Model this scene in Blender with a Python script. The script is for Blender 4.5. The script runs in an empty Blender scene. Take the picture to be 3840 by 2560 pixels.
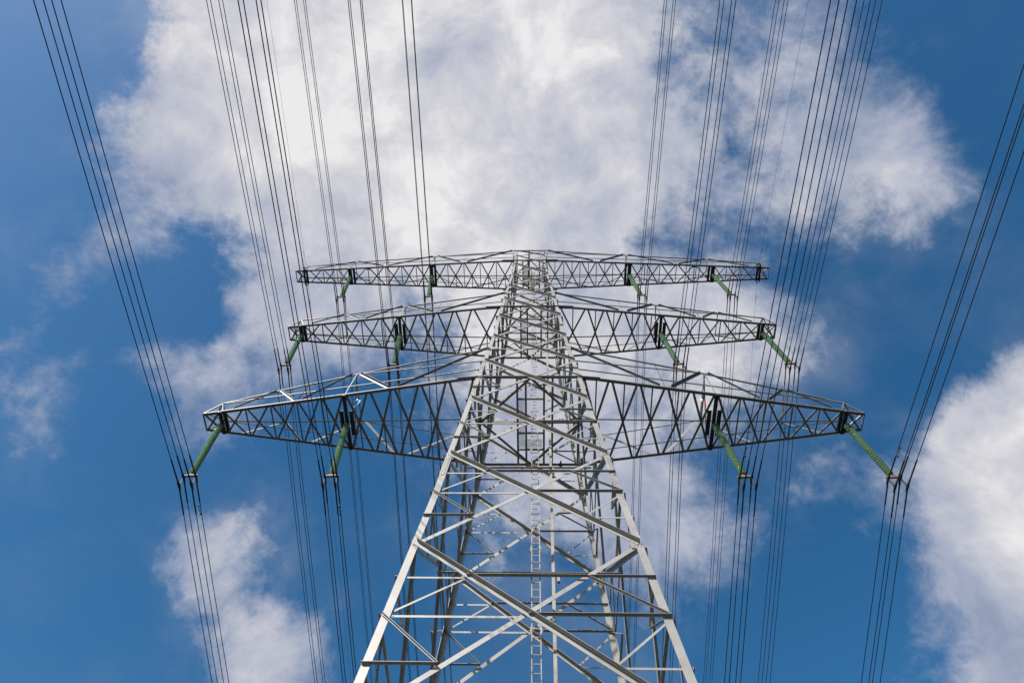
import bpy, bmesh, math, random
from mathutils import Vector, Matrix, Euler
random.seed(4)
scene = bpy.context.scene
R = math.radians

# ------------------------------------------------------------------ camera
S, Z0 = 0.6, 1.6                       # survey unit -> metres, eye height
def cam_matrix():
    pitch, yaw, roll = 1.1452428825711136, -0.07453959105590961, 0.0639824042295905
    cy, sy, cp, sp = math.cos(yaw), math.sin(yaw), math.cos(pitch), math.sin(pitch)
    f = Vector((sy*cp, cy*cp, sp)); r = Vector((cy, -sy, 0)); u = r.cross(f)
    c, s = math.cos(roll), math.sin(roll)
    r2 = c*r + s*u; u2 = -s*r + c*u
    m = Matrix((r2, u2, -f)).transposed().to_4x4()
    m.translation = Vector((0.3680684*S, -30*S, Z0))
    return m
cd = bpy.data.cameras.new('camera'); cam = bpy.data.objects.new('camera', cd)
scene.collection.objects.link(cam); scene.camera = cam
cam.matrix_world = cam_matrix()
cd.sensor_width = 36.0; cd.sensor_fit = 'HORIZONTAL'; cd.lens = 36.0*2561.11/3840.0
cd.clip_start = 0.1; cd.clip_end = 12000

# ------------------------------------------------------------------ sun, sky, exposure
SUN_ELEV, SUN_AZ = R(41), R(220)       # azimuth clockwise from +Y (behind the camera, to the left)
sd = Vector((math.sin(SUN_AZ)*math.cos(SUN_ELEV), math.cos(SUN_AZ)*math.cos(SUN_ELEV), math.sin(SUN_ELEV)))
sl = bpy.data.lights.new('sun', 'SUN'); sl.energy = 5.0; sl.angle = R(0.53); sl.color = (1.0, 0.955, 0.89)
so = bpy.data.objects.new('sun', sl); scene.collection.objects.link(so)
so.rotation_euler = sd.to_track_quat('Z', 'Y').to_euler(); so.location = (-30, -40, 80)
scene.view_settings.view_transform = 'Standard'; scene.view_settings.look = 'None'
scene.view_settings.exposure = 0.6; scene.view_settings.gamma = 1.0
SKY_STRENGTH = 0.066

ROWS = [
  [4,4,4,3,3,2,2,2,6,22,30,31,31,29,27,29,30,27,26,17,14,16,16,10,4,2,3,3,3,4,4,4],
  [4,4,3,3,2,1,1,1,11,36,43,43,43,41,38,41,43,39,37,23,19,23,22,16,5,2,2,2,3,3,4,4],
  [4,3,3,2,1,1,0,0,17,49,54,54,54,50,48,52,53,48,47,30,24,29,29,23,9,1,1,1,2,3,3,4],
  [4,3,3,2,1,0,0,0,25,56,60,60,60,56,53,58,60,55,53,36,27,33,33,28,12,1,0,0,1,3,3,4],
  [4,3,2,1,0,0,0,4,32,57,61,61,61,56,54,59,61,56,54,38,28,33,34,31,15,3,0,0,1,2,3,4],
  [3,3,2,1,0,0,0,14,49,60,61,61,61,59,52,55,60,59,49,34,24,29,34,37,21,6,0,0,1,2,3,3],
  [3,3,2,1,0,0,4,30,56,61,61,61,61,61,56,54,59,61,44,37,29,27,35,43,35,21,3,0,1,2,3,3],
  [3,3,2,1,0,0,15,44,59,61,61,54,56,59,61,55,59,57,44,46,40,27,36,48,48,41,13,0,0,1,3,3],
  [3,2,1,0,0,0,24,48,57,59,60,43,48,55,60,55,59,47,50,54,46,21,32,51,47,47,26,0,0,1,2,3],
  [4,4,4,3,2,6,27,40,46,55,60,53,54,60,50,54,55,52,53,51,44,34,36,39,28,41,35,0,0,1,2,3],
  [5,6,8,8,8,26,34,32,22,33,48,51,58,56,44,53,54,54,48,38,32,30,30,29,20,34,17,0,0,1,2,3],
  [6,8,11,13,13,27,21,11,12,29,43,49,53,47,39,53,54,54,44,31,25,27,26,20,14,17,8,0,0,1,2,3],
  [7,10,12,13,14,17,7,0,11,33,44,45,39,34,35,53,54,54,50,43,40,38,30,17,8,3,1,1,0,1,2,3],
  [10,16,20,21,19,12,4,3,11,37,50,45,38,29,31,52,54,54,53,51,50,49,44,28,14,0,3,7,12,17,17,13],
  [7,12,18,23,24,20,21,37,34,36,44,43,36,24,25,50,52,52,50,49,49,49,46,35,20,0,2,23,48,44,34,21],
  [7,10,12,14,24,15,15,44,41,33,33,36,32,19,17,46,48,48,40,37,40,40,38,32,17,1,12,41,58,55,41,24],
  [6,9,13,14,28,11,10,37,37,30,18,13,15,19,30,51,52,46,40,36,34,38,27,9,0,4,20,55,61,56,43,26],
  [4,6,8,10,22,8,11,32,23,16,8,5,10,18,32,49,52,44,42,38,31,32,19,7,19,22,23,61,61,57,44,27],
  [2,2,4,5,2,1,4,17,15,8,2,3,9,15,23,41,46,43,44,42,33,26,14,9,27,31,30,61,61,58,45,29],
  [2,1,0,0,0,0,2,14,17,8,2,1,5,12,23,36,42,41,47,49,41,31,19,14,24,30,31,61,61,58,45,28],
  [2,1,0,0,0,0,7,37,40,23,8,1,2,9,20,32,37,39,45,51,47,36,24,14,11,20,26,59,58,54,42,27],
  [2,1,0,0,0,0,13,45,44,28,10,2,0,4,16,27,33,34,41,49,50,38,25,9,4,6,25,53,54,52,42,28],
  [2,1,0,0,0,0,8,38,42,24,5,0,0,3,12,27,22,23,32,40,42,33,21,2,0,2,24,38,54,52,43,29],
  [2,1,0,0,0,0,1,21,46,41,22,5,0,1,7,20,13,16,23,31,33,25,11,1,0,6,21,29,54,53,43,29],
  [2,1,0,0,0,0,1,17,47,47,33,10,0,0,1,7,7,11,16,21,22,14,4,0,0,10,14,26,54,52,42,27],
  [2,1,0,0,0,0,1,16,47,47,37,11,0,0,0,2,2,3,7,10,7,0,0,0,0,11,14,26,52,49,38,24],
  [3,2,1,1,0,0,1,15,46,47,36,11,0,0,0,0,0,0,4,7,5,0,0,0,0,11,13,24,46,42,32,19],
  [3,2,2,1,1,1,2,14,43,44,35,11,0,0,0,0,0,0,4,7,5,0,0,0,0,10,12,21,38,33,24,15],
  [3,3,2,2,2,1,2,12,37,38,31,10,1,0,0,0,0,0,4,6,5,1,1,1,1,9,10,17,29,24,17,10],
  [3,3,3,2,2,2,2,9,29,31,26,9,1,1,1,1,1,1,4,6,5,1,1,1,2,8,8,13,21,17,12,7]]

SHADE = [
  [34,34,34,34,37,57,57,54,48,46,27,23,20,20,20,20],
  [34,34,34,34,43,58,56,54,48,47,27,25,20,20,20,20],
  [34,34,34,34,49,60,55,53,49,48,27,28,22,20,20,20],
  [29,30,31,33,54,59,53,49,51,48,31,34,33,20,20,20],
  [22,23,24,28,43,50,48,53,42,43,36,31,30,20,20,20],
  [32,30,27,24,36,39,45,47,41,30,32,24,22,28,31,34],
  [21,25,27,27,35,27,34,41,35,29,32,25,26,42,48,51],
  [20,20,20,23,26,20,23,35,34,38,32,27,27,43,47,43],
  [20,20,20,25,34,29,22,29,33,35,30,23,24,36,41,41],
  [20,20,20,26,34,30,21,23,25,24,22,21,24,36,41,41],
  [20,20,20,26,34,30,20,20,20,20,20,20,24,36,41,41],
  [20,20,20,25,34,30,20,20,20,20,20,20,24,36,41,41]]
CX0, CX1, CY0, CY1 = -.46, .42, -.10, .54
def build_world():
    w = bpy.data.worlds.new('World'); scene.world = w; w.use_nodes = True
    nt = w.node_tree; N = nt.nodes; L = nt.links; N.clear()
    def n(t, **k):
        o = N.new(t)
        for a, v in k.items(): setattr(o, a, v)
        return o
    def put(sock, v):
        if hasattr(v, 'links') or isinstance(v, bpy.types.NodeSocket): L.new(v, sock)
        else: sock.default_value = v
    def M(op, a, b=None, c=None, clamp=False):
        o = n('ShaderNodeMath', operation=op, use_clamp=clamp)
        for i, v in enumerate((a, b, c)):
            if v is not None: put(o.inputs[i], v)
        return o.outputs[0]
    def V(op, a, b=None):
        o = n('ShaderNodeVectorMath', operation=op); put(o.inputs[0], a)
        if b is not None: put(o.inputs['Scale'] if op == 'SCALE' else o.inputs[1], b)
        return o.outputs['Value'] if op in ('DOT_PRODUCT', 'LENGTH') else o.outputs[0]
    def noise(vec, scale, detail, rough=.55, lac=2.0, dist=0.0):
        o = n('ShaderNodeTexNoise'); o.inputs['Scale'].default_value = scale
        o.inputs['Detail'].default_value = detail; o.inputs['Roughness'].default_value = rough
        o.inputs['Lacunarity'].default_value = lac; o.inputs['Distortion'].default_value = dist
        put(o.inputs['Vector'], vec); return o
    def rng(v, a, b, c, d, mode='SMOOTHSTEP'):
        o = n('ShaderNodeMapRange', interpolation_type=mode)
        put(o.inputs[0], v)
        for i, x in enumerate((a, b, c, d)): o.inputs[i+1].default_value = x
        return o.outputs[0]
    tc = n('ShaderNodeTexCoord').outputs['Generated']
    sky = n('ShaderNodeTexSky', sky_type='NISHITA'); sky.sun_disc = False
    sky.sun_elevation = SUN_ELEV; sky.sun_rotation = SUN_AZ
    sky.altitude = 0; sky.air_density = 1.0; sky.dust_density = 1.0; sky.ozone_density = 2.2
    # warp the look-up direction so the edges of the clouds break up
    w1 = noise(tc, 5.0, 5, .55).outputs['Color']
    w2 = noise(tc, 19.0, 4, .6).outputs['Color']
    d = V('ADD', tc, V('SCALE', V('SUBTRACT', w1, (.5,)*3), WARP1))
    d = V('NORMALIZE', V('ADD', d, V('SCALE', V('SUBTRACT', w2, (.5,)*3), WARP2)))
    sp = n('ShaderNodeSeparateXYZ'); L.new(d, sp.inputs[0]); X, Y, Z = sp.outputs
    den = M('MAXIMUM', M('ADD', Z, 1.0), 0.3)
    cx, cy = M('DIVIDE', X, den), M('DIVIDE', Y, den)        # zenith-centred sky chart
    u = rng(cx, CX0, CX1, 0, 1, 'LINEAR')
    def chart(table):
        v = rng(cy, CY0, CY1, 0, len(table)-1, 'LINEAR')
        vv = n('ShaderNodeCombineXYZ'); total = None
        for i in range(3): L.new(v, vv.inputs[i])
        for g in range(0, len(table), 3):
            cr = n('ShaderNodeValToRGB'); L.new(u, cr.inputs[0]); e = cr.color_ramp; e.interpolation = 'LINEAR'
            NC = len(table[0])
            while len(e.elements) < NC: e.elements.new(1.0)
            for i in range(NC): e.elements[i].position = i/(NC-1)
            for i in range(NC): e.elements[i].color = tuple(table[g+k][i]/61.0 for k in range(3)) + (1,)
            a = V('ABSOLUTE', V('SUBTRACT', vv.outputs[0], (g, g+1, g+2)))
            a = V('MAXIMUM', V('SUBTRACT', (1, 1, 1), a), (0, 0, 0))
            t = V('DOT_PRODUCT', cr.outputs[0], a)
            total = t if total is None else M('ADD', total, t)
        return total
    total = chart(ROWS)                      # cloud cover over the sky chart
    bright = chart(SHADE)                    # thickness / brightness of the cloud
    f1 = noise(tc, 8.5, 12, .62, 2.1, .35).outputs['Fac']
    f2 = noise(tc, 30.0, 9, .66, 2.1, .3).outputs['Fac']
    f3 = noise(V('ADD', tc, (3.1, .7, 2.2)), 3.2, 7, .55).outputs['Fac']
    dens = M('ADD', total, M('MULTIPLY', M('SUBTRACT', f1, .5), AMP1))
    dens = M('ADD', dens, M('MULTIPLY', M('SUBTRACT', f2, .5), AMP2))
    # sunlit heaps have crisp rims, the thin grey parts fade out softly
    width = M('MULTIPLY_ADD', M('MAXIMUM', bright, 0.0), -CRISP, COVW)
    tt = M('DIVIDE', M('SUBTRACT', dens, COV0), M('MAXIMUM', width, .12), clamp=True)
    op = rng(tt, 0, 1, 0, 1)
    veil = M('MULTIPLY', rng(M('ADD', f3, M('MULTIPLY', M('SUBTRACT', f1, .5), .6)), .42, .72, 0, 1), M('MULTIPLY_ADD', total, .42, .05))
    op = M('MAXIMUM', op, veil)
    # brightness of the cloud: white where thick and near the sun, grey-violet elsewhere
    shade = M('ADD', bright, M('MULTIPLY', M('SUBTRACT', f3, .5), SH_N1))
    shade = M('ADD', shade, M('MULTIPLY', M('SUBTRACT', f1, .5), SH_N2))
    shade = M('ADD', shade, M('MULTIPLY', dens, SH_D))
    shade = M('ADD', shade, SH_0)
    cr = n('ShaderNodeValToRGB'); L.new(shade, cr.inputs[0]); e = cr.color_ramp
    e.elements[0].position = 0; e.elements[0].color = CLOUD[0] + (1,)
    e.elements[1].position = 1; e.elements[1].color = CLOUD[-1] + (1,)
    for i in range(1, len(CLOUD)-1):
        q = e.elements.new(i/(len(CLOUD)-1)); q.color = CLOUD[i] + (1,)
    hsv = n('ShaderNodeHueSaturation'); L.new(sky.outputs[0], hsv.inputs['Color'])
    hsv.inputs['Hue'].default_value = SKY_HUE; hsv.inputs['Saturation'].default_value = SKY_SAT; hsv.inputs['Value'].default_value = SKY_VAL
    sc = n('ShaderNodeVectorMath', operation='SCALE'); L.new(cr.outputs[0], sc.inputs[0]); sc.inputs['Scale'].default_value = 1.0/(SKY_STRENGTH*2**0.6)
    mx = n('ShaderNodeMix', data_type='RGBA'); L.new(op, mx.inputs['Factor'])
    L.new(hsv.outputs[0], mx.inputs['A']); L.new(sc.outputs[0], mx.inputs['B'])
    bg = n('ShaderNodeBackground'); L.new(mx.outputs['Result'], bg.inputs[0]); bg.inputs[1].default_value = SKY_STRENGTH
    out = n('ShaderNodeOutputWorld'); L.new(bg.outputs[0], out.inputs[0])
WARP1, WARP2, AMP1, AMP2, COV0, COVW, CRISP = .05, .035, .78, .52, .25, .80, .55
SH_N1, SH_N2, SH_D, SH_0 = 1.9, 1.7, .12, -.27
CLOUD = [(.29,.345,.48), (.39,.43,.555), (.51,.53,.615), (.65,.65,.695), (.83,.83,.84)]
SKY_HUE, SKY_SAT, SKY_VAL = .493, 1.34, 1.30
build_world()

# ------------------------------------------------------------------ helpers
def P(x, y, z): return Vector((x*S, y*S, z*S + Z0))       # survey units -> world metres
def mat(name, rgb, rough=.5, metal=0.0, var=.08, scale=3.0, spots=None, **kw):
    m = bpy.data.materials.new(name); m.use_nodes = True; nt = m.node_tree; N, L = nt.nodes, nt.links
    b = N['Principled BSDF']; b.inputs['Roughness'].default_value = rough; b.inputs['Metallic'].default_value = metal
    tc = N.new('ShaderNodeTexCoord')
    no = N.new('ShaderNodeTexNoise'); no.inputs['Scale'].default_value = scale; no.inputs['Detail'].default_value = 6
    no.inputs['Roughness'].default_value = .65; L.new(tc.outputs['Object'], no.inputs['Vector'])
    cr = N.new('ShaderNodeValToRGB'); L.new(no.outputs['Fac'], cr.inputs[0]); e = cr.color_ramp
    e.elements[0].position = .32; e.elements[0].color = tuple(max(0, c*(1-var)) for c in rgb) + (1,)
    e.elements[1].position = .68; e.elements[1].color = tuple(min(1, c*(1+var)) for c in rgb) + (1,)
    col = cr.outputs[0]
    if spots:
        n2 = N.new('ShaderNodeTexNoise'); n2.inputs['Scale'].default_value = spots[1]; n2.inputs['Detail'].default_value = 8
        L.new(tc.outputs['Object'], n2.inputs['Vector'])
        mr = N.new('ShaderNodeMapRange'); mr.inputs[1].default_value = spots[2]; mr.inputs[2].default_value = spots[2]+.1
        L.new(n2.outputs['Fac'], mr.inputs[0])
        mx = N.new('ShaderNodeMix'); mx.data_type = 'RGBA'; L.new(mr.outputs[0], mx.inputs['Factor'])
        L.new(col, mx.inputs['A']); mx.inputs['B'].default_value = spots[0] + (1,); col = mx.outputs['Result']
    L.new(col, b.inputs['Base Color'])
    b.inputs['Specular IOR Level'].default_value = .5
    bp = N.new('ShaderNodeBump'); bp.inputs['Strength'].default_value = .0; bp.inputs['Distance'].default_value = .01
    n3 = N.new('ShaderNodeTexNoise'); n3.inputs['Scale'].default_value = 40; L.new(tc.outputs['Object'], n3.inputs['Vector'])
    L.new(n3.outputs['Fac'], bp.inputs['Height']); L.new(bp.outputs[0], b.inputs['Normal'])
    for k, v in kw.items(): b.inputs[k].default_value = v
    return m
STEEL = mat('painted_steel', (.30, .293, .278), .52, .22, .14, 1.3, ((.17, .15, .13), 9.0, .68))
STEEL_SHADED = mat('shade_darkened_steel', (.185, .183, .178), .52, .15, .10, 1.7, ((.15, .14, .13), 11.0, .66))  # tower steel darkened: underside shade of arms and plan frames put into colour
DARK = mat('hanger_steel', (.03, .031, .033), .5, .2, .15, 4)
LADDER = mat('weathered_ladder_metal', (.36, .305, .25), .6, 0, .18, 5, ((.30, .17, .10), 7.0, .60))
PIPE = mat('weathered_conduit_metal', (.30, .28, .24), .6, 0, .15, 2.5, ((.26, .17, .11), 5.0, .60))
GLASS = mat('green_insulator_glass', (.27, .40, .29), .10, 0, .12, 6, IOR=1.5)
GLASS.node_tree.nodes['Principled BSDF'].inputs['Transmission Weight'].default_value = .0
nt = GLASS.node_tree; pb = nt.nodes['Principled BSDF']; tl_ = nt.nodes.new('ShaderNodeBsdfTranslucent'); tl_.inputs[0].default_value = (.46, .62, .46, 1)
ms = nt.nodes.new('ShaderNodeMixShader'); ms.inputs[0].default_value = .40
nt.links.new(pb.outputs[0], ms.inputs[1]); nt.links.new(tl_.outputs[0], ms.inputs[2]); nt.links.new(ms.outputs[0], nt.nodes['Material Output'].inputs[0])
CAP = mat('insulator_cap_metal', (.20, .20, .19), .5, .4, .1, 8)
RUST = mat('rusty_yoke_steel', (.20, .125, .085), .7, 0, .25, 9)
LINK = mat('dull_link_steel', (.05, .042, .036), .75, .0, .25, 9)
CLAMP = mat('dark_clamp_metal', (.018, .018, .019), .8, .0, .2, 8)
WIRE = mat('weathered_conductor_aluminium', (.014, .014, .015), .8, .0, .15, 8)
CONC = mat('footing_concrete', (.27, .26, .24), .85, 0, .2, 3)
WHITE_FLAG = mat('white_plastic_tag', (.75, .75, .75), .5, 0, .05, 4)
CYAN_FLAG = mat('cyan_cloth', (.03, .33, .45), .7, 0, .1, 6)
ORANGE_FLAG = mat('orange_cloth', (.75, .16, .06), .7, 0, .1, 6)

def new_obj(name, bm, m, parent=None, smooth=False):
    me = bpy.data.meshes.new(name); bm.normal_update(); bm.to_mesh(me); bm.free()
    if smooth:
        for p in me.polygons: p.use_smooth = True
    me.materials.append(m)
    o = bpy.data.objects.new(name, me); scene.collection.objects.link(o)
    if parent is not None: o.parent = parent
    return o
def tag(o, label, cat, group=None, kind=None):
    if kind: o['kind'] = kind
    if label: o['label'] = label
    if cat: o['category'] = cat
    if group: o['group'] = group
    return o
def empty(name, loc=(0, 0, 0)):
    o = bpy.data.objects.new(name, None); scene.collection.objects.link(o); o.location = loc
    o.empty_display_size = .3; return o
def prism(bm, A, B, prof, d1, d2):
    """sweep profile [(p,q)] (metres, along d1,d2) from A to B (world)."""
    n = len(prof)
    va = [bm.verts.new(A + d1*p + d2*q) for p, q in prof]
    vb = [bm.verts.new(B + d1*p + d2*q) for p, q in prof]
    for i in range(n):
        j = (i+1) % n
        bm.faces.new((va[i], va[j], vb[j], vb[i]))
    bm.faces.new(list(reversed(va))); bm.faces.new(vb)
def frame_dirs(A, B, d1, d2):
    a = (B-A).normalized()
    d1 = (d1 - a*d1.dot(a)).normalized()
    d2 = d2 - a*d2.dot(a); d2 = (d2 - d1*d2.dot(d1)).normalized()
    return a, d1, d2
def angle(bm, A, B, d1, d2, s1, s2=None, t=.018):
    """rolled L-section, heel on A-B, flanges along d1 and d2; sizes in survey units."""
    s2 = s2 or s1; a, d1, d2 = frame_dirs(A, B, d1, d2)
    s1 *= S; s2 *= S; t *= S
    prism(bm, A, B, [(0, 0), (s1, 0), (s1, t), (t, t), (t, s2), (0, s2)], d1, d2)
def bar(bm, A, B, d1, d2, w, h):
    a, d1, d2 = frame_dirs(A, B, d1, d2); w *= S/2; h *= S/2
    prism(bm, A, B, [(-w, -h), (w, -h), (w, h), (-w, h)], d1, d2)
def tube(bm, pts, r, n=6, caps=True):
    rings = []
    for i, p in enumerate(pts):
        a = (pts[min(i+1, len(pts)-1)] - pts[max(i-1, 0)]).normalized()
        d1 = a.orthogonal() if abs(a.z) > .9 else a.cross(Vector((0, 0, 1)))
        d1.normalize(); d2 = a.cross(d1)
        rr = r[i] if isinstance(r, (list, tuple)) else r
        rings.append([bm.verts.new(p + (d1*math.cos(2*math.pi*k/n) + d2*math.sin(2*math.pi*k/n))*rr) for k in range(n)])
    for a, b in zip(rings, rings[1:]):
        for k in range(n): bm.faces.new((a[k], a[(k+1) % n], b[(k+1) % n], b[k]))
    if caps:
        bm.faces.new(list(reversed(rings[0]))); bm.faces.new(rings[-1])
def plate(bm, pts, nrm, t):
    """polygon plate, thickness t metres along nrm"""
    lo = [bm.verts.new(p) for p in pts]; hi = [bm.verts.new(p + nrm*t) for p in pts]; n = len(pts)
    bm.faces.new(list(reversed(lo))); bm.faces.new(hi)
    for i in range(n): bm.faces.new((lo[i], lo[(i+1) % n], hi[(i+1) % n], hi[i]))
def bolt(bm, c, nrm, r=.016, h=.014):
    nrm = nrm.normalized(); d1 = nrm.orthogonal().normalized(); d2 = nrm.cross(d1)
    pts = [c + (d1*math.cos(k*math.pi/3) + d2*math.sin(k*math.pi/3))*r for k in range(6)]
    plate(bm, pts, nrm, h)
XV, YV, ZV = Vector((1, 0, 0)), Vector((0, 1, 0)), Vector((0, 0, 1))

# ------------------------------------------------------------------ ground
def ground():
    bm = bmesh.new(); n = 60; ext = 5500
    grid = [[bm.verts.new((-ext + 2*ext*i/n, -ext + 2*ext*j/n, 0)) for i in range(n+1)] for j in range(n+1)]
    for j in range(n):
        for i in range(n): bm.faces.new((grid[j][i], grid[j][i+1], grid[j+1][i+1], grid[j+1][i]))
    m = mat('meadow_grass', (.013, .015, .010), .9, 0, .35, .25)
    g = new_obj('ground', bm, m); g['kind'] = 'structure'
ground()

# ------------------------------------------------------------------ tower profile
LV = [(-2.66, 8.55), (4.6, 7.95), (10.8, 7.42), (16.9, 6.93), (22.594, 6.43), (27.836, 5.97), (32.743, 5.537), (37.128, 5.2352),
      (41.686, 4.864), (45.670, 4.5677), (49.806, 4.3016), (53.372, 4.0214), (56.520, 3.7558), (59.738, 3.5417),
      (62.7, 3.39), (65.684, 3.2449), (68.715, 3.0840), (71.4, 2.945), (73.565, 2.8299), (76.612, 2.6142), (79.1, 2.46),
      (81.669, 2.3125), (84.1, 2.205), (86.416, 2.1230), (88.215, 2.0741), (90.6, 1.98), (91.9, 1.93), (93.049, 1.8825)]
def w(z):
    for (z0, w0), (z1, w1) in zip(LV, LV[1:]):
        if z <= z1: return w0 + (w1-w0)*(z-z0)/(z1-z0)
    return LV[-1][1]
NODES = [z for z, _ in LV][0:2] + [16.9, 27.836, 37.128, 45.670, 53.372, 59.738, 65.684, 71.4, 76.612, 81.669, 86.416, 90.6, 93.049]
CROSS = [-2.66+3.6, 10.8, 22.594, 32.743, 41.686, 49.806, 56.520, 62.7, 68.715, 73.565, 79.1, 84.1, 88.215, 91.9]
TOWER = empty('transmission_tower')
tag(TOWER, 'tall pale grey lattice steel pylon with three pairs of crossarms, seen from below', 'pylon')

# legs
def leg_size(z): return .39 if z < 37.13 else (.35 if z < 56.5 else (.31 if z < 73.5 else .25))
SEG = [(-2.66, 16.9), (16.9, 37.128), (37.128, 56.52), (56.52, 73.565), (73.565, 93.049)]
for sx in (-1, 1):
    for sy in (-1, 1):
        bm = bmesh.new()
        zs = [z for z, _ in LV]
        for z0, z1 in zip(zs, zs[1:]):
            s = leg_size((z0+z1)/2)
            angle(bm, P(sx*w(z0), sy*w(z0), z0), P(sx*w(z1), sy*w(z1), z1), -XV*sx, -YV*sy, s, s, .032)
        leg = new_obj('leg', bm, STEEL, TOWER)
        # splice cover plates with bolt rows just below a node
        for zt, wd in ((36.95, .30), (16.6, .32)):
            for ax in (0, 1):
                bm = bmesh.new(); nrm = -YV if ax == 0 else -XV
                nrm = nrm*(1 if (sy if ax == 0 else sx) < 0 else -1)
                inn = -XV*sx if ax == 0 else -YV*sy
                zb = zt-2.35
                A = P(sx*w(zt), sy*w(zt), zt); B = P(sx*w(zb), sy*w(zb), zb)
                off = nrm*.003
                a = (A-B).normalized(); inn = (inn - a*inn.dot(a)).normalized()
                q = [B + inn*(.03*S+.03), B + inn*(wd*S-.03), B + a*.08 + inn*wd*S, A + inn*wd*S, A + inn*.03*S, B + a*.08 + inn*.03*S]
                plate(bm, [p + off for p in q], nrm, .012)
                Lg = (A-B).length
                for k in range(7):
                    for c in (.09, .21):
                        bolt(bm, B + a*(.1 + (Lg-.2)*(k + (.5 if c > .1 else 0))/7) + inn*c*S*1.05 + nrm*.015, nrm, .020, .02)
                new_obj('splice_plate', bm, STEEL, leg)

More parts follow.
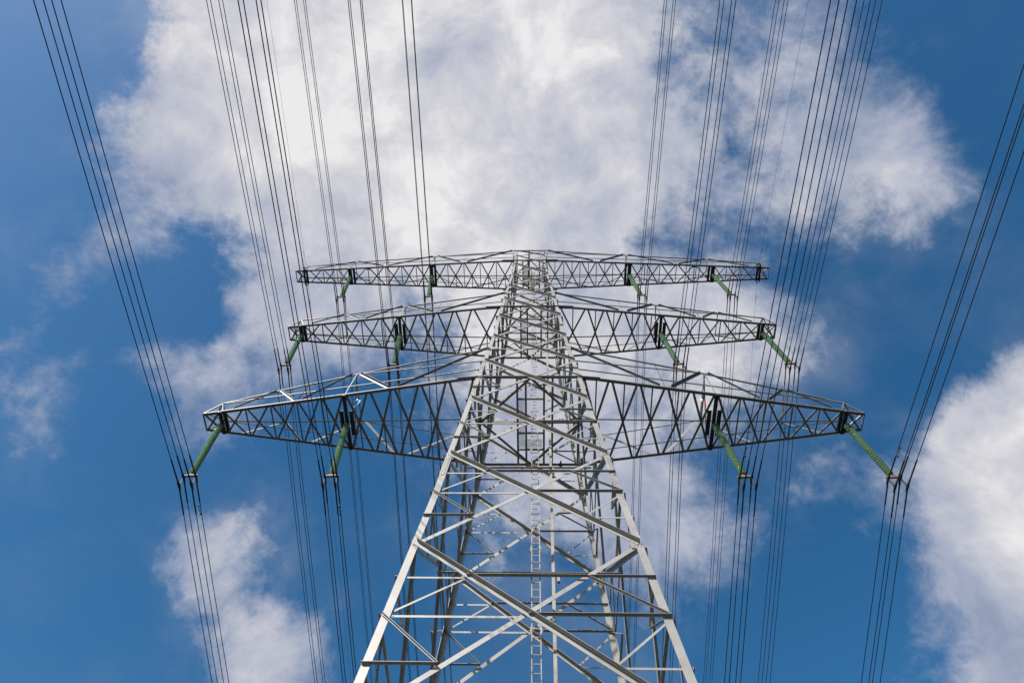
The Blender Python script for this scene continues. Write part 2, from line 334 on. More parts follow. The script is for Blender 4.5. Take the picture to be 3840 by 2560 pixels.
# lattice faces: four sides, each with its own braces
def face(k):
    # toward: the way the outstanding flanges of the 'out' members look
    if k == 'front': e, toward, side = XV, -YV, 1
    elif k == 'rear': e, toward, side = XV, -YV, -1
    elif k == 'left': e, toward, side = -YV, -XV, 1
    else: e, toward, side = -YV, -XV, -1
    def pt(s, z):
        ww = w(z); v = e*(s*ww) + toward*(side*ww)
        return P(v.x, v.y, z)
    members = []
    def member(s1, z1, s2, z2, size, out, name='diagonal_brace', own=True, lift=0.0, insz=None):
        A, B = pt(s1, z1), pt(s2, z2)
        a = (B-A).normalized()
        dn = e.cross(toward) if (e.cross(toward)).z < 0 else -e.cross(toward)
        down = (pt(0, min(z1, z2)-1) - pt(0, min(z1, z2))).normalized()
        d1 = (down - a*down.dot(a)).normalized()
        d2 = toward if out else -toward
        off = toward*((.014 if out else -.036) + lift)
        sh = -d1*(size*S*.5)                      # centre the in-plane flange on the node line
        bm = bmesh.new()
        flat = out and name in ('horizontal_brace', 'redundant_brace')
        angle(bm, A+off+sh, B+off+sh, d1, d2, size*(.6 if flat else (.8 if out and size < .23 else 1)), size*(1.15 if out else .8), .020)
        if size > .12:
            for ee, sg in ((A, 1), (B, -1)):
                for q in (.16, .30):
                    bolt(bm, ee + off + a*sg*q + (toward*.006 if out else toward*.0), toward, .017, .016)
        members.append((name, bm))
    for i, (z0, z1) in enumerate(zip(NODES, NODES[1:])):
        zc = CROSS[i]
        big = z1 < 54
        size = .24 if z1 < 38 else (.235 if z1 < 54 else (.22 if z1 < 72 else (.20 if z1 < 87 else .14)))
        li = .06 if z1 < 54 else .045
        # UL -> LR carries its flange outwards, UR -> LL inwards
        member(-1+li*.6, z1, 1-li*.6, z0, size, True)
        member(1-li*.6, z1, -1+li*.6, z0, size, False)
        if z0 < 2: continue
        hs = .135 if z1 < 38 else (.12 if z1 < 54 else .10)
        rs = .115 if z1 < 38 else (.10 if z1 < 54 else .08)
        is_arm = zc in (49.806, 68.715, 88.215)
        if not is_arm:
            if zc in (56.52, 73.565):
                member(-1, zc, 1, zc, .12, False, 'horizontal_brace')
            elif big or zc in (62.7, 79.1, 84.1) :
                member(-1, zc, -.02, zc, hs, False, 'horizontal_brace')
                member(.02, zc, 1, zc, hs, True, 'horizontal_brace', lift=.002)
        if z1 < 57:
            # redundants in the quarter panels
            def on_diag(z, left):
                # s of the diagonal through this height, as measured in metres on the face
                t = (z-z0)/(z1-z0); s = (1-t)*w(z0) - t*w(z1) if not left else -((1-t)*w(z0)) + t*w(z1)
                return s/w(z)
            zu, zl = (zc+z1)/2, (zc+z0)/2
            su = abs(on_diag(zu, True)); slo = abs(on_diag(zl, True))
            lim = .04
            member(-1, zu, -su, zu, rs, False, 'redundant_brace')
            member(su, zu, 1, zu, rs, True, 'redundant_brace', lift=.002)
            member(-1, zc, -su, zu, rs, False, 'redundant_brace', lift=-.012)
            member(su, zu, 1, zc, rs, True, 'redundant_brace', lift=.018)
            member(-1, zl, -slo, zl, rs, True, 'redundant_brace')
            member(slo, zl, 1, zl, rs, False, 'redundant_brace')
            member(-1, zc, -slo, zl, rs, True, 'redundant_brace', lift=.018)
            member(slo, zl, 1, zc, rs, False, 'redundant_brace', lift=-.012)
            if zc in (22.594,) and k in ('front', 'rear'):
                member(-su, zu, su, zu, rs*1.1, True, 'horizontal_brace', lift=.006)
            if zc in (32.743,) and k in ('front', 'rear'):
                member(-su, zu, su, zu, rs*1.1, True, 'horizontal_brace', lift=.006)
    # gusset plates at the legs and at the crossing of the arm-root levels
    for zc in (56.52, 73.565):
        sc_ = 1.0 if zc < 60 else .75
        for sg in (-1, 1):
            c = pt(sg, zc); o = e*sg*S
            q = [c - o*.95*sc_ - ZV*.06, c - o*.95*sc_ + ZV*.10, c - o*.2*sc_ + ZV*.24, c + o*.50*sc_ + ZV*.10, c + o*.55*sc_ - ZV*.08, c - o*.1 - ZV*.2]
            if sg > 0: q = q[::-1]
            root_bm = bmesh.new(); members.append(('gusset_plate', root_bm))
            plate(root_bm, [p + toward*.02*side for p in q], toward*side, .014)
            for bx, bz in ((-.6, .0), (-.45, .03), (-.2, .1), (-.1, -.05), (.1, .05), (.25, .02), (.3, -.04), (.0, .12)):
                bolt(root_bm, c + o*bx*sc_ + ZV*bz + toward*side*.034, toward*side, .017, .016)
        c = pt(0, zc); root_bm = bmesh.new(); members.append(('gusset_plate', root_bm))
        q = [c - e*S*.55*sc_ - ZV*.06, c - e*S*.3*sc_ + ZV*.14, c + e*S*.3*sc_ + ZV*.14, c + e*S*.55*sc_ - ZV*.06, c + e*S*.25*sc_ - ZV*.15, c - e*S*.25*sc_ - ZV*.15]
        plate(root_bm, [p + toward*.045 for p in q], toward, .012)
        for bx in (-.35, -.22, .22, .35): bolt(root_bm, c + e*S*bx*sc_ + toward*.058, toward, .016, .014)
    for z in NODES[2:11]:
        for sg in (-1, 1):
            root_bm = bmesh.new(); members.append(('node_plate', root_bm))
            k_ = min(1.0, .5 + (60-z)/60); c = pt(sg, z); o = e*sg*S*k_; nn = toward*side; of = nn*.002
            q = [c - o*.05 - ZV*.22*k_, c - o*.62 - ZV*.16*k_, c - o*.70, c - o*.62 + ZV*.16*k_, c - o*.05 + ZV*.22*k_]
            if sg > 0: q = q[::-1]
            plate(root_bm, [p + of for p in q], nn, .010)
            for qx, qz in ((.14, -.1), (.14, .1), (.30, -.1), (.30, .1), (.46, -.07), (.46, .07)):
                bolt(root_bm, c - o*qx + ZV*qz*k_ + nn*.013, nn, .017, .016)
    root = empty('lattice_face'); root.parent = TOWER
    for name, bm in members: new_obj(name, bm, STEEL, root)
for k in ('front', 'rear', 'left', 'right'): face(k)

# ------------------------------------------------------------------ crossarms
ARMS = [
 dict(zb=49.806, zt=56.52, L=27.73, d=.853, ins=(26.244, 15.435), T=[(26.65, .94, 51.45), (22.1, 1.60, 52.45), (15.4, 2.45, 54.0)],
      B=(26.03, 19.5, 11.2), xn=[26.03, 23.99, 21.79, 19.5, 17.39, 15.33, 13.26, 11.2, 8.92, 6.6, 4.3], tie=(51.45, 53.37), gus=5.84, lac=.155, hood=1),
 dict(zb=68.715, zt=73.565, L=26.61, d=.842, ins=(25.189, 14.209), T=[(25.68, .9, 70.5), (20.8, 1.35, 70.9), (14.15, 1.88, 72.0)],
      B=(24.95, 18.4, 10.04), xn=[24.95, 22.8, 20.6, 18.4, 16.2, 14.12, 12.05, 10.04, 8.05, 6.05, 3.084], tie=(70.4, None), gus=4.72, lac=.145, hood=1),
 dict(zb=88.215, zt=93.049, L=31.96, d=.849, ins=(24.525, 13.379), T=[(31.2, .88, 90.1), (24.3, 1.18, 90.85), (13.4, 1.45, 92.27)],
      B=(30.2, 19.6, 8.9), xn=[30.2, 28.2, 26.3, 24.4, 22.0, 19.6, 17.4, 15.4, 13.3, 11.1, 8.9, 6.7, 4.5, 2.07], tie=(89.9, 92.0), gus=3.72, lac=.125, hood=0),
]
def arm(sx, a):
    zb, wb, wt = a['zb'], w(a['zb']), w(a['zt']); L, d = a['L'], a['d']
    def dy(x): return wb + (d-wb)*(x-wb)/(L-wb)
    X = XV*sx
    top = a['T']; tl = [(wt, wt, a['zt'])] + list(reversed(top))
    if zb > 80: tl[0] = (2.42, 1.9, 93.2)
    def Tz(x):
        for (x0, y0, z0), (x1, y1, z1) in zip(tl, tl[1:]):
            if x <= x1: f = (x-x0)/(x1-x0); return y0+(y1-y0)*f, z0+(z1-z0)*f
        return tl[-1][1:]
    big = .21 if zb < 80 else .18
    if zb > 60 and zb < 80: big = .19
    bm = bmesh.new()
    for sy in (-1, 1):                       # bottom chords, box edge heel outwards
        Y = YV*sy
        angle(bm, P(sx*wb, sy*(wb+.06), zb), P(sx*L, sy*(d+.02), zb), ZV, -Y, big*.5, big*1.25, .022)
        # root gusset
        q = [P(sx*(wb-.2), sy*(wb+.14), zb-.03), P(sx*a['gus'], sy*(dy(a['gus'])+.20), zb-.03), P(sx*a['gus'], sy*(dy(a['gus'])-.16), zb-.03), P(sx*(wb-.2), sy*(wb-.24), zb-.03)]
        if sx*sy < 0: q = q[::-1]
        plate(bm, q, -ZV, .015)
    angle(bm, P(sx*L, -d, zb-.03), P(sx*L, d, zb-.03), X, ZV, .1, .1)
    # tie chords on top
    for sy in (-1, 1):
        Y = YV*sy
        for (x0, y0, z0), (x1, y1, z1) in zip(tl, tl[1:]):
            angle(bm, P(sx*x0, sy*y0, z0), P(sx*x1, sy*y1, z1), ZV, -Y, .08, .13)
        angle(bm, P(sx*top[0][0], sy*top[0][1], top[0][2]), P(sx*L, sy*d, zb+.12), ZV, -Y, .09, .09)
    root = new_obj('crossarm', bm, STEEL_SHADED, TOWER)
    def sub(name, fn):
        b = bmesh.new(); fn(b); return new_obj(name, b, STEEL_SHADED, root)
    B1, B2, B3 = a['B']; T0, T1, T2 = top
    for sy in (-1, 1):
        Y = YV*sy; out = -YV                 # outstanding flanges look to the front on both faces
        def fm(x0, y0, z0, x1, y1, z1, s, name='side_brace', o=True, s1=None):
            A, Bp = P(sx*x0, sy*y0, z0), P(sx*x1, sy*y1, z1)
            oo = o and sy < 0; sub(name, lambda b: angle(b, A, Bp, -ZV, out if oo else -out, (s1 or s) if sy < 0 else s*1.1, s))
        big2 = .24 if zb < 80 else .2
        if zb > 60: big2 = .2
        fm(T0[0], T0[1], T0[2], B1, dy(B1), zb+.2, .11)
        fm(B1-.9, dy(B1-.9), zb+.2, T1[0]+.1, T1[1], T1[2], .13, s1=.05)
        fm(T1[0]-.3, T1[1], T1[2]+.1, B2+.3, dy(B2+.3), zb+.25, big2*.8)
        fm(B2-.4, dy(B2-.4), zb+.2, T2[0]+.3, T2[1], T2[2], .16, s1=.06)
        fm(T2[0]-.4, T2[1], T2[2]+.1, B3+.5, dy(B3+.5), zb+.28, big2)
        fm(B3-.4, dy(B3-.4), zb+.2, tl[0][0]+.1, tl[0][1], tl[0][2]-.1, .20, s1=.09)
        for xb in (B2, B3):
            y, z = Tz(xb); fm(xb, dy(xb), zb+.15, xb, y, z, .07, 'post')
        xi = a['ins'][1]; y, z = Tz(xi)
        fm(xi, dy(xi), zb+.15, T2[0], T2[1], T2[2], .08, 'post')
        if zb > 80:
            xi = a['ins'][0]; fm(xi, dy(xi), zb+.15, T1[0], T1[1], T1[2], .07, 'post')
        for tz, src in ((a['tie'][0], T0), (a['tie'][1], T2)):
            if tz is None: continue
            A, Bp = P(sx*w(tz), sy*(w(tz)+.02), tz), P(sx*src[0], sy*src[1], src[2])
            sub('tie_rod', lambda b: angle(b, A, Bp, ZV, -Y, .085, .085))
    # struts joining the two top chords
    for (x, y, z) in top:
        sub('cross_strut', lambda b: angle(b, P(sx*x, -y, z), P(sx*x, y, z), -ZV, X, .10, .10))
    x, y, z = T2
    sub('frame_brace', lambda b: angle(b, P(sx*(x-.1), -y, z-.2), P(sx*(a['ins'][1]-.3), dy(x)*.98, zb+.1), X, ZV, .09, .09))
    # bottom lacing: crossed flats, posts and half posts
    xs = a['xn']; ls = a['lac']
    for i, (xa, xb) in enumerate(zip(xs, xs[1:])):
        s = ls*(1.0 if i < 4 else 1.25)
        xa2, xb2 = xa-.15, xb+.15
        z = zb-.015
        for sg in (-1, 1):
            sub('lacing_bar', lambda b: angle(b, P(sx*xa2, sg*dy(xa2)*.97, z-.02*(sg+1)), P(sx*xb2, -sg*dy(xb2)*.97, z-.02*(sg+1)), X, ZV, s, s*.25, .014))
        if i > 0 and not any(abs(xa-q) < .5 for q in a['ins']) and (i < 6 or zb > 80):
            sub('lacing_post', lambda b: angle(b, P(sx*xa, -dy(xa), z+.03), P(sx*xa, dy(xa), z+.03), X, ZV, ls*.8, ls*.25, .014))
        if i >= (5 if zb < 80 else 9):
            xm = (xa*dy(xb)+xb*dy(xa))/(dy(xa)+dy(xb))
            sub('lacing_post', lambda b: angle(b, P(sx*xm, 0, z+.03), P(sx*xm, (-sx)*dy(xm), z+.03), X, ZV, ls*.75, ls*.25, .014))
    if zb > 80:
        sub('mid_gusset', lambda b: [plate(b, [P(sx*(22.0+o), sy*dy(22), zb-.05), P(sx*(22.0+o*.4), sy*(dy(22)-.35), zb-.05), P(sx*(22.0-o*.4), sy*(dy(22)-.35), zb-.05), P(sx*(22.0-o), sy*dy(22), zb-.05)], -ZV, .012) for sy in (-1, 1) for o in (.5,)])
    # tip panel
    x1 = xs[0]
    for sg in (-1, 1):
        sub('lacing_bar', lambda b: angle(b, P(sx*(L-.05), sg*d, zb-.03*(sg+1.2)), P(sx*(x1+.1), -sg*dy(x1), zb-.03*(sg+1.2)), X, ZV, ls*.9, ls*.8, .014))
        sub('lacing_bar', lambda b: angle(b, P(sx*(L-.05), sg*d, zb+.1), P(sx*T0[0], -sg*T0[1], T0[2]), X, ZV, ls*.8, ls*.25, .014))
    # steel channels that carry the insulators
    for xi, inner in ((a['ins'][0], 0), (a['ins'][1], 1)):
        b = bmesh.new(); y = dy(xi)
        wide = .5 if zb > 80 else .30
        bar(b, P(sx*xi, -y-.02, zb-.09), P(sx*xi, y+.02, zb-.09), XV, ZV, wide, .16)
        if inner and a['hood']:
            for o in (-.25, .25):
                q = [P(sx*xi, -1.15, zb-.02) + XV*(o-.105), P(sx*xi, -1.15, zb-.02) + XV*(o+.105), P(sx*xi, 1.25, zb-.02) + XV*(o+.105), P(sx*xi, 1.25, zb-.02) + XV*(o-.105)]
                plate(b, q[::-1], -ZV, .04)
        else:
            o2 = .34 if zb < 80 else .5
            bar(b, P(sx*(xi-o2), -dy(xi)+.10, zb+.03), P(sx*(xi-o2), y-.08, zb+.03), XV, ZV, .30, .16)
        for yy in (-.5*y, 0, .5*y): bolt(b, P(sx*xi, yy, zb-.10), -ZV, .03, .03)
        bar(b, P(sx*xi, 0, zb-.16), P(sx*xi, 0, zb-.36), XV, YV, .10, .10)
        new_obj('hanger_beam', b, DARK, root)
    if zb > 80:                                # earth-wire brackets near the tip
        b = bmesh.new(); xg = 30.65; y = dy(xg)
        bar(b, P(sx*xg-.2, -y-.1, zb-.06), P(sx*xg-.2, y+.1, zb-.06), XV, ZV, .26, .14)
        bar(b, P(sx*xg+.16, -y-.1, zb-.06), P(sx*xg+.16, y+.1, zb-.06), XV, ZV, .26, .14)
        bar(b, P(sx*(xg+.25), -y-.35, zb+.3), P(sx*(xg+.25), y+.25, zb-.2), XV, ZV, .12, .12)
        bar(b, P(sx*(xg+.05), -y-.1, zb+1.4), P(sx*(xg+.05), -y-.1, zb-.1), XV, YV, .14, .14)
        bolt(b, P(sx*(xg-.1), y+.2, zb-.1), -ZV, .05, .2)
        new_obj('earth_wire_bracket', b, DARK, root)
    return root
for a in ARMS:
    for sx in (-1, 1): arm(sx, a)

# ------------------------------------------------------------------ plan bracing and platforms inside the shaft
for a in ARMS:
    zb, wb = a['zb'], w(a['zb'])
    b = bmesh.new(); g = .2 if zb < 60 else (.18 if zb < 80 else .15)
    for sy in (-1, 1):
        angle(b, P(-wb, sy*(wb+.10), zb), P(wb, sy*(wb+.10), zb), ZV, -YV*sy, g*.3, g*1.3, .022)
    # side faces
    for sx in (-1, 1):
        angle(b, P(sx*wb, -wb, zb-.02), P(sx*wb, wb, zb-.02), ZV, -XV*sx, g, g, .022)
    plan = new_obj('plan_frame', b, STEEL_SHADED, TOWER)
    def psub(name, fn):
        bb = bmesh.new(); fn(bb); return new_obj(name, bb, STEEL_SHADED, plan)
    for x0, y0, x1, y1 in ((0, -wb, -wb, 0), (0, -wb, wb, 0), (0, wb, -wb, 0), (0, wb, wb, 0)):
        psub('plan_diagonal', lambda bb: angle(bb, P(x0, y0*.98, zb-.05), P(x1*.98, y1, zb-.05), XV, ZV, .17*wb/4.3+.04, .13))
    xs_ = (-1.04, -.33, 1.18) + ((1.88,) if zb < 80 else ())
    for x in xs_:
        if abs(x) < wb: psub('platform_beam', lambda bb: angle(bb, P(x, -wb, zb-.09), P(x, wb, zb-.09), XV, ZV, .17, .15))
    k = wb/4.3
    for y in (-2.35*k, .95*k, 2.6*k):
        psub('platform_beam', lambda bb: angle(bb, P(-1.04, y, zb-.12), P(1.3, y, zb-.12), YV, ZV, .15, .12))
    psub('platform_beam', lambda bb: angle(bb, P(-wb, 0, zb-.03), P(wb, 0, zb-.03), YV, ZV, .12, .12))
    # gratings: thin flats
    def grate(bb, x0, x1, y0, y1, n, m):
        for i in range(n+1):
            x = x0+(x1-x0)*i/n; bar(bb, P(x, y0, zb), P(x, y1, zb), XV, ZV, .012, .04)
        for j in range(m+1):
            y = y0+(y1-y0)*j/m; bar(bb, P(x0, y, zb+.003), P(x1, y, zb+.003), YV, ZV, .012, .03)
    b = bmesh.new()
    grate(b, -.95, -.38, -2.2*k, -.2*k, 7, 20); grate(b, -.95, -.38, .4*k, 1.6*k, 7, 12); grate(b, -.9, 1.1, 1.7*k, 2.5*k, 22, 9)
    new_obj('platform_grating', b, DARK, plan)

# cross beams that carry the ladder in the lower shaft
for zz, yy, hx in ((43.2, .0, 4.72), (32.15, .0, 5.55), (22.3, 0, 6.2), (12.0, 0, 7.0)):
    b = bmesh.new(); angle(b, P(-hx, yy+.1, zz), P(hx, yy+.1, zz), ZV, -YV, .13, .17, .02)
    bar(b, P(.2, yy+.05, zz-.1), P(.2, yy+.35, zz-.1), XV, ZV, .06, .2); bar(b, P(.75, yy+.05, zz-.1), P(.75, yy+.35, zz-.1), XV, ZV, .06, .2)
    bar(b, P(1.85, yy+.02, zz-.15), P(1.85, yy+.02, zz-.75), XV, YV, .16, .22)
    new_obj('cross_beam', b, STEEL, TOWER)
# top frame
b = bmesh.new()
for y in (-2.0, 2.0):
    angle(b, P(-2.42, y, 93.15), P(2.42, y, 93.15), ZV, YV*(1 if y < 0 else -1), .14, .16)
for x in (-2.42, 2.42):
    angle(b, P(x, -2.0, 93.15), P(x, 2.0, 93.15), ZV, XV*(-1 if x > 0 else 1), .12, .12)
    for y in (-1.95, 1.95): angle(b, P(x, y, 93.15), P(x*.87, y*1.06, 88.4), XV*(-1 if x > 0 else 1), YV*(1 if y < 0 else -1), .09, .09)
angle(b, P(-.25, -2.0, 93.05), P(-.25, 2.0, 93.05), XV, ZV, .22, .2)
new_obj('top_frame', b, STEEL, TOWER)

# ladder
b = bmesh.new(); LX0, LX1, LY = .235, .735, .32
zr = []
z = 3.0
while z < 90.5: zr.append(z); z += .585
for x in (LX0, LX1):
    bar(b, P(x, LY, 2.5), P(x, LY, 90.8), XV, YV, .055, .09)
ladder = new_obj('ladder', b, LADDER, TOWER)
ind = 0; rest = bmesh.new()
for z in zr:
    if z > 20 and ind < 100:
        b = bmesh.new(); bar(b, P(LX0, LY, z), P(LX1, LY, z), YV, ZV, .042, .042); new_obj('rung', b, LADDER, ladder); ind += 1
    else: bar(rest, P(LX0, LY, z), P(LX1, LY, z), YV, ZV, .05, .05)
rest_o = new_obj('other_rungs', rest, LADDER, ladder); rest_o['kind'] = 'stuff'
for z in (8, 18, 28, 34.6, 46, 55, 64, 72, 80, 88):
    for x, o in ((LX0, -1), (LX1, 1)):
        b = bmesh.new()
        bar(b, P(x+o*.05, LY, z-.25), P(x+o*.05, LY, z+.25), XV, YV, .05, .12)
        bar(b, P(x+o*.03, LY-.02, z), P(x+o*.14, LY-.02, z), YV, ZV, .05, .05)
        new_obj('rail_joint', b, LADDER, ladder)
# cable riser
b = bmesh.new()
pts = [(1.36, 6.0), (1.46, 24.7), (1.59, 36.0), (1.718, 47.0), (1.79, 60.0), (1.80, 69.0)]
for (x0, z0), (x1, z1) in zip(pts, pts[1:]): bar(b, P(x0, .18, z0), P(x1, .18, z1), XV, YV, .19, .12)
for z in (38.9, 46.9, 26.5):
    xx = 1.6 if z < 45 else 1.72
    if z < 30: xx = 1.48
    for k in range(5):
        for o in (-.05, .05): bolt(b, P(xx+o, .115, z+k*.14), -YV, .014, .012)
new_obj('cable_riser', b, PIPE, TOWER)
b = bmesh.new()
tube(b, [P(.15, .25, 83.0), P(.16, .25, 86.0), P(.17, .2, 90.6)], .055, 8)
new_obj('signal_pipe', b, RUST, TOWER)
# concrete footings
for sx in (-1, 1):
    for sy in (-1, 1):
        b = bmesh.new(); c = P(sx*8.5, sy*8.5, -2.66)
        n = 16
        rr = [(1.0, 0), (.95, .45), (.6, .55)]
        rings = [[b.verts.new(Vector((c.x, c.y, 0)) + Vector((math.cos(2*math.pi*i/n)*r, math.sin(2*math.pi*i/n)*r, h))) for i in range(n)] for r, h in rr]
        for p, q in zip(rings, rings[1:]):
            for i in range(n): b.faces.new((p[i], p[(i+1) % n], q[(i+1) % n], q[i]))
        b.faces.new(rings[-1])
        new_obj('footing', b, CONC, TOWER)

# ------------------------------------------------------------------ insulator strings
SWX, SWY, HL = .5594, .2472, 6.8753
swing = Vector((SWX, SWY, -HL)).normalized()
def disc_mesh():
    bm = bmesh.new(); n = 20
    prof = [(.03, .015), (.055, .012), (.075, -.01), (.155, -.052), (.163, -.062), (.158, -.070), (.11, -.058), (.07, -.045), (.03, -.05)]
    rings = [[bm.verts.new((math.cos(2*math.pi*i/n)*r, math.sin(2*math.pi*i/n)*r, z)) for i in range(n)] for r, z in prof]
    for p, q in zip(rings, rings[1:]):
        for i in range(n): bm.faces.new((p[i], q[i], q[(i+1) % n], p[(i+1) % n]))
    return bm
NDISC = 27; PITCH = HL*S*.97/NDISC
BS = .46*S                                       # half spacing of the bundle
def make_string():
    root = empty('insulator_string')
    bm = bmesh.new()
    tube(bm, [Vector((0, 0, .12)), Vector((0, 0, -HL*S-.02))], .018, 8)
    for i in range(NDISC):
        z = -.02 - i*PITCH; tube(bm, [Vector((0, 0, z+.045)), Vector((0, 0, z+.03)), Vector((0, 0, z))], [.03, .052, .052], 10)
    new_obj('cap_and_pin', bm, CAP, root)
    dm = None
    for i in range(NDISC):
        if dm is None: o = new_obj('glass_disc', disc_mesh(), GLASS, root, True); dm = o.data
        else:
            o = bpy.data.objects.new('glass_disc', dm); scene.collection.objects.link(o); o.parent = root
        o.location = (0, 0, -.04 - i*PITCH)
    zb = -HL*S
    bm = bmesh.new()
    plate(bm, [Vector((-BS-.05, .02, zb-.13)), Vector((-BS-.05, .02, zb-.05)), Vector((-.06, .02, zb+.06)), Vector((.06, .02, zb+.06)), Vector((BS+.05, .02, zb-.05)), Vector((BS+.05, .02, zb-.13))], -YV, .05)
    plate(bm, [Vector((-BS-.05, -.05, zb-.11)), Vector((BS+.05, -.05, zb-.11)), Vector((BS+.05, .05, zb-.11)), Vector((-BS-.05, .05, zb-.11))], -ZV, .012)
    new_obj('yoke_plate', bm, RUST, root)
    for sx in (-1, 1):
        bm = bmesh.new()
        for o in (-.035, .035): bar(bm, Vector((sx*BS, o, zb-.1)), Vector((sx*BS, o, zb-.20-2*BS)), XV, YV, .07, .03)
        tube(bm, [Vector((sx*BS, -.06, zb-.12)), Vector((sx*BS, .06, zb-.12))], .02, 8)
        new_obj('drop_link', bm, LINK, root)
        for k in (0, 1):
            zc = zb-.2-2*BS*k
            bm = bmesh.new()
            tube(bm, [Vector((sx*BS, y, zc - .10*(y*y)*0)) for y in (-.32, -.2, -.08, .08, .2, .32)], [.026, .042, .058, .058, .042, .026], 10)
            bar(bm, Vector((sx*BS, 0, zc+.10)), Vector((sx*BS, 0, zc-.03)), XV, YV, .10, .16)
            new_obj('suspension_clamp', bm, CLAMP, root)
    return root
def rot_for_swing():
    z = -swing; x = (XV - z*XV.dot(z)).normalized(); y = z.cross(x)
    return Matrix((x, y, z)).transposed()
RSW = rot_for_swing()
proto = make_string()
def kids(o): return [c for c in scene.objects if c.parent is o]
proto_kids = kids(proto)
strings = {}
POS = [('upper', 2), ('middle', 1), ('lower', 0)]
first = True
INS = []
for lev, ai in POS:
    for side, sx in (('left', -1), ('right', 1)):
        for oi, which in ((0, 'outer'), (1, 'inner')): INS.append((lev, ai, side, sx, oi, which))
BUND = []
for lev, ai, side, sx, oi, which in INS:
    a = ARMS[ai]; top = P(sx*a['ins'][oi], 0, a['zb']-.394)
    if first: r = proto; first = False
    else:
        r = proto.copy(); scene.collection.objects.link(r)
        for c in proto_kids:
            d = c.copy(); scene.collection.objects.link(d); d.parent = r
    r.matrix_world = Matrix.Translation(top) @ RSW.to_4x4()
    tag(r, 'green glass insulator string on the %s %s crossarm, the one nearer the %s' % (lev, side, 'tip' if which == 'outer' else 'tower'), 'insulator', 'green insulator strings hanging from the crossarms')
    BUND.append((lev, side, which, ai, top, sx))

# ------------------------------------------------------------------ conductors
NTX = {('lower','left','outer'):.013, ('middle','left','outer'):.011, ('lower','left','inner'):.012, ('upper','left','outer'):.012, ('middle','left','inner'):.010, ('upper','left','inner'):.010,
       ('upper','right','inner'):.013, ('middle','right','inner'):.015, ('upper','right','outer'):.017, ('lower','right','inner'):.011, ('middle','right','outer'):.014, ('lower','right','outer'):.016}
FTX = {('lower','left','outer'):.016, ('middle','left','outer'):.009, ('lower','left','inner'):.011, ('upper','left','outer'):.008, ('middle','left','inner'):.007, ('upper','left','inner'):.006,
       ('upper','right','inner'):.009, ('middle','right','inner'):.012, ('upper','right','outer'):.011, ('lower','right','inner'):.007, ('middle','right','outer'):.009, ('lower','right','outer'):.009}
SPAN = 600*S
def wire_pts(c, ntx, ftx, nm, fm, reach):
    pts = []
    ts = [0, .4, .8, 1.2, 1.6, 2.4, 4, 7, 11, 16, 22, 30, 40, 55, 75, 100, 130, 165, 205, 250]
    for t in reversed([t for t in ts if t > 0]):
        if t <= reach: pts.append(c + Vector((ntx*t, -t, -nm*t*(1-t/SPAN))))
    pts.append(c.copy())
    for t in ts[1:]:
        if t <= reach: pts.append(c + Vector((ftx*t, t, -fm*t*(1-t/SPAN))))
    return pts
QN = {(-1, 0): 'upper left', (1, 0): 'upper right', (-1, 1): 'lower left', (1, 1): 'lower right'}
RW = .0195
for lev, side, which, ai, top, sx in BUND:
    M4 = Matrix.Translation(top) @ RSW.to_4x4()
    for qx in (-1, 1):
        for qz in (0, 1):
            c = M4 @ Vector((qx*BS, 0, -HL*S-.2-2*BS*qz))
            key = (lev, side, which)
            pts = wire_pts(c, NTX[key], FTX[key], .07, .17, 250)
            bm = bmesh.new(); tube(bm, pts, RW, 6)
            o = new_obj('conductor', bm, WIRE)
            tag(o, '%s wire of four on the %s insulator of the %s %s crossarm' % (QN[(qx, qz)], which, lev, side), 'power line', 'four-wire bundles of power conductors')
            # preformed armour rods each side of the clamp
            Ln, Lf = (1.25, 1.25) if qz == 0 else (1.45, 1.45)
            ap = [c + Vector((NTX[key]*t, -t, -.07*t)) for t in (Ln, Ln-.02, .3)] + [c] + [c + Vector((FTX[key]*t, t, -.17*t)) for t in (.3, Lf-.02, Lf)]
            bm = bmesh.new(); tube(bm, ap, [.019, .034, .034, .036, .034, .034, .019], 8)
            new_obj('armour_rods', bm, CLAMP, o)
            damp = (qz == 0 and qx == -sx*(-1) and False)
            if lev == 'lower' and qz == 0 and ((side == 'left' and qx == 1) or (side == 'right' and qx == -1)):
                tt = 1.55; far = side == 'left'
                pc = c + (Vector((FTX[key]*tt, tt, -.17*tt)) if far else Vector((NTX[key]*tt, -tt, -.07*tt)))
                bm = bmesh.new()
                bar(bm, pc + Vector((0, 0, .02)), pc - Vector((0, 0, .12)), XV, YV, .06, .08)
                tube(bm, [pc + Vector((0, t, -.12)) for t in (-.26, -.18, -.17, .17, .18, .26)], [.035, .035, .01, .01, .035, .035], 8)
                new_obj('vibration_damper', bm, CLAMP, o)
# earth wires
GW = {'left': (.0155, .005), 'right': (.0305, .027), 'm': (.05, .14)}
for side, sx in (('left', -1), ('right', 1)):
    c = P(sx*30.75, .05, 88.95)
    bm = bmesh.new(); pts = wire_pts(c, GW[side][0], GW[side][1], GW['m'][0], GW['m'][1], 250)
    tube(bm, pts, .0085, 6)
    o = new_obj('earth_wire', bm, WIRE)
    tag(o, 'single thin earth wire over the tip of the upper %s crossarm' % side, 'power line', 'thin earth wires at the top crossarm tips')
    for t in (-1.9, 2.2):
        pc = c + (Vector((GW[side][0]*-t, t, GW['m'][0]*t)) if t < 0 else Vector((GW[side][1]*t, t, -GW['m'][1]*t)))
        bm = bmesh.new(); bar(bm, pc + Vector((0, 0, .01)), pc - Vector((0, 0, .08)), XV, YV, .05, .06)
        tube(bm, [pc + Vector((0, q, -.08)) for q in (-.2, -.13, -.12, .12, .13, .2)], [.03, .03, .008, .008, .03, .03], 8)
        new_obj('vibration_damper', bm, CLAMP, o)

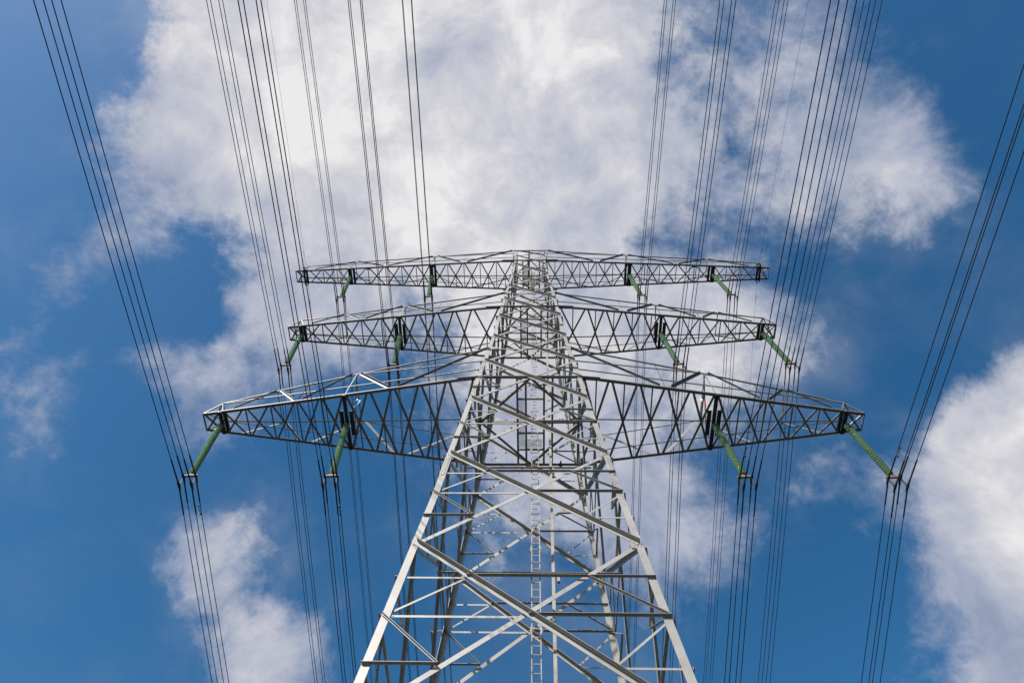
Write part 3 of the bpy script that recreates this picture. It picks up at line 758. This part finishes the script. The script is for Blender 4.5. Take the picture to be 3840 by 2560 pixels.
# ------------------------------------------------------------------ small tags tied inside the arms
def flag(sx, ai, parts, label, extra=()):
    a = ARMS[ai]; x = sx*(a['T'][2][0]-.05)
    root = None
    base = P(x, -.1 if ai == 0 else -.2, a['T'][2][2]-.3)
    r = empty('marker_tag', base); tag(r, label, 'tag')
    for (dx, z0, z1, wd, m, nm) in parts:
        bm = bmesh.new(); n = 6; prev = None
        pts = []
        for i in range(n+1):
            f = i/n; z = z0+(z1-z0)*f; k = math.sin(f*5)*.03
            pts.append((Vector((dx-wd/2*(1-.4*f)+k, k*.8, z)), Vector((dx+wd/2*(1-.5*f)+k, -k*.6, z))))
        for i in range(n):
            q = [pts[i][0], pts[i][1], pts[i+1][1], pts[i+1][0]]
            plate(bm, q, YV, .004)
        new_obj(nm, bm, m, r)
    return r
flag(-1, 0, [(-.12, .0, -.32, .09, WHITE_FLAG, 'stiff_tag'), (.05, -.1, -.75, .12, CYAN_FLAG, 'streamer'), (-.05, -.7, -.95, .06, WHITE_FLAG, 'streamer_end')], 'cyan and white rag tied inside the lower left crossarm')
flag(1, 0, [(-.06, .0, -.40, .07, WHITE_FLAG, 'stiff_tag'), (.05, -.1, -.85, .15, ORANGE_FLAG, 'streamer')], 'orange and white rag tied inside the lower right crossarm')
flag(-1, 1, [(-.06, .0, -.35, .07, WHITE_FLAG, 'stiff_tag'), (.04, -.3, -.7, .07, CYAN_FLAG, 'streamer')], 'small pale blue rag tied inside the middle left crossarm')
flag(1, 1, [(-.04, .0, -.30, .06, WHITE_FLAG, 'stiff_tag'), (.03, -.1, -.8, .11, ORANGE_FLAG, 'streamer')], 'small faded orange rag tied inside the middle right crossarm')

# ------------------------------------------------------------------ a bird perched on the upper cross beam
def bird(at):
    bm = bmesh.new()
    def ring_body(spine, n=12):
        rings = []
        for (y, z, rx, rz) in spine:
            rings.append([bm.verts.new(at + Vector((math.cos(2*math.pi*i/n)*rx, y, z + math.sin(2*math.pi*i/n)*rz))) for i in range(n)])
        for a, b in zip(rings, rings[1:]):
            for i in range(n): bm.faces.new((a[i], a[(i+1) % n], b[(i+1) % n], b[i]))
        bm.faces.new(list(reversed(rings[0]))); bm.faces.new(rings[-1])
    # tail (towards the viewer), trunk, neck, head, bill as one skin
    ring_body([(-.30, .075, .030, .006), (-.24, .085, .034, .008), (-.16, .10, .030, .016), (-.12, .115, .045, .035), (-.06, .135, .068, .060),
               (.01, .15, .072, .068), (.07, .175, .058, .058), (.10, .20, .040, .042), (.13, .225, .040, .042), (.16, .232, .034, .034),
               (.185, .228, .016, .016), (.215, .222, .008, .008), (.235, .216, .002, .002)])
    for sx in (-1, 1):
        tube(bm, [at + Vector((sx*.025, .0, .10)), at + Vector((sx*.027, .01, .05)), at + Vector((sx*.027, .0, .006))], [.012, .006, .004], 6)
        for t in (-.022, 0, .022): tube(bm, [at + Vector((sx*.027, .0, .006)), at + Vector((sx*.027+t, .035, .004))], .003, 5)
    o = new_obj('bird', bm, FEATHER, None, True)
    tag(o, 'small black bird perched on the dark cross beam right of the ladder', 'bird')
    for sx in (-1, 1):
        b = bmesh.new()
        q = [(-.20, .105, .030), (-.10, .16, .062), (.0, .195, .070), (.06, .19, .062), (.04, .13, .080), (-.06, .105, .074)]
        pts = [at + Vector((sx*x, y, z)) for y, z, x in q]
        if sx < 0: pts = pts[::-1]
        plate(b, pts, XV*sx, .010)
        new_obj('wing', b, FEATHER, o)
FEATHER = mat('black_feathers', (.012, .012, .014), .6, 0, .2, 20)
bird(P(2.42, -.02, 43.2) + Vector((0, 0, .015)))
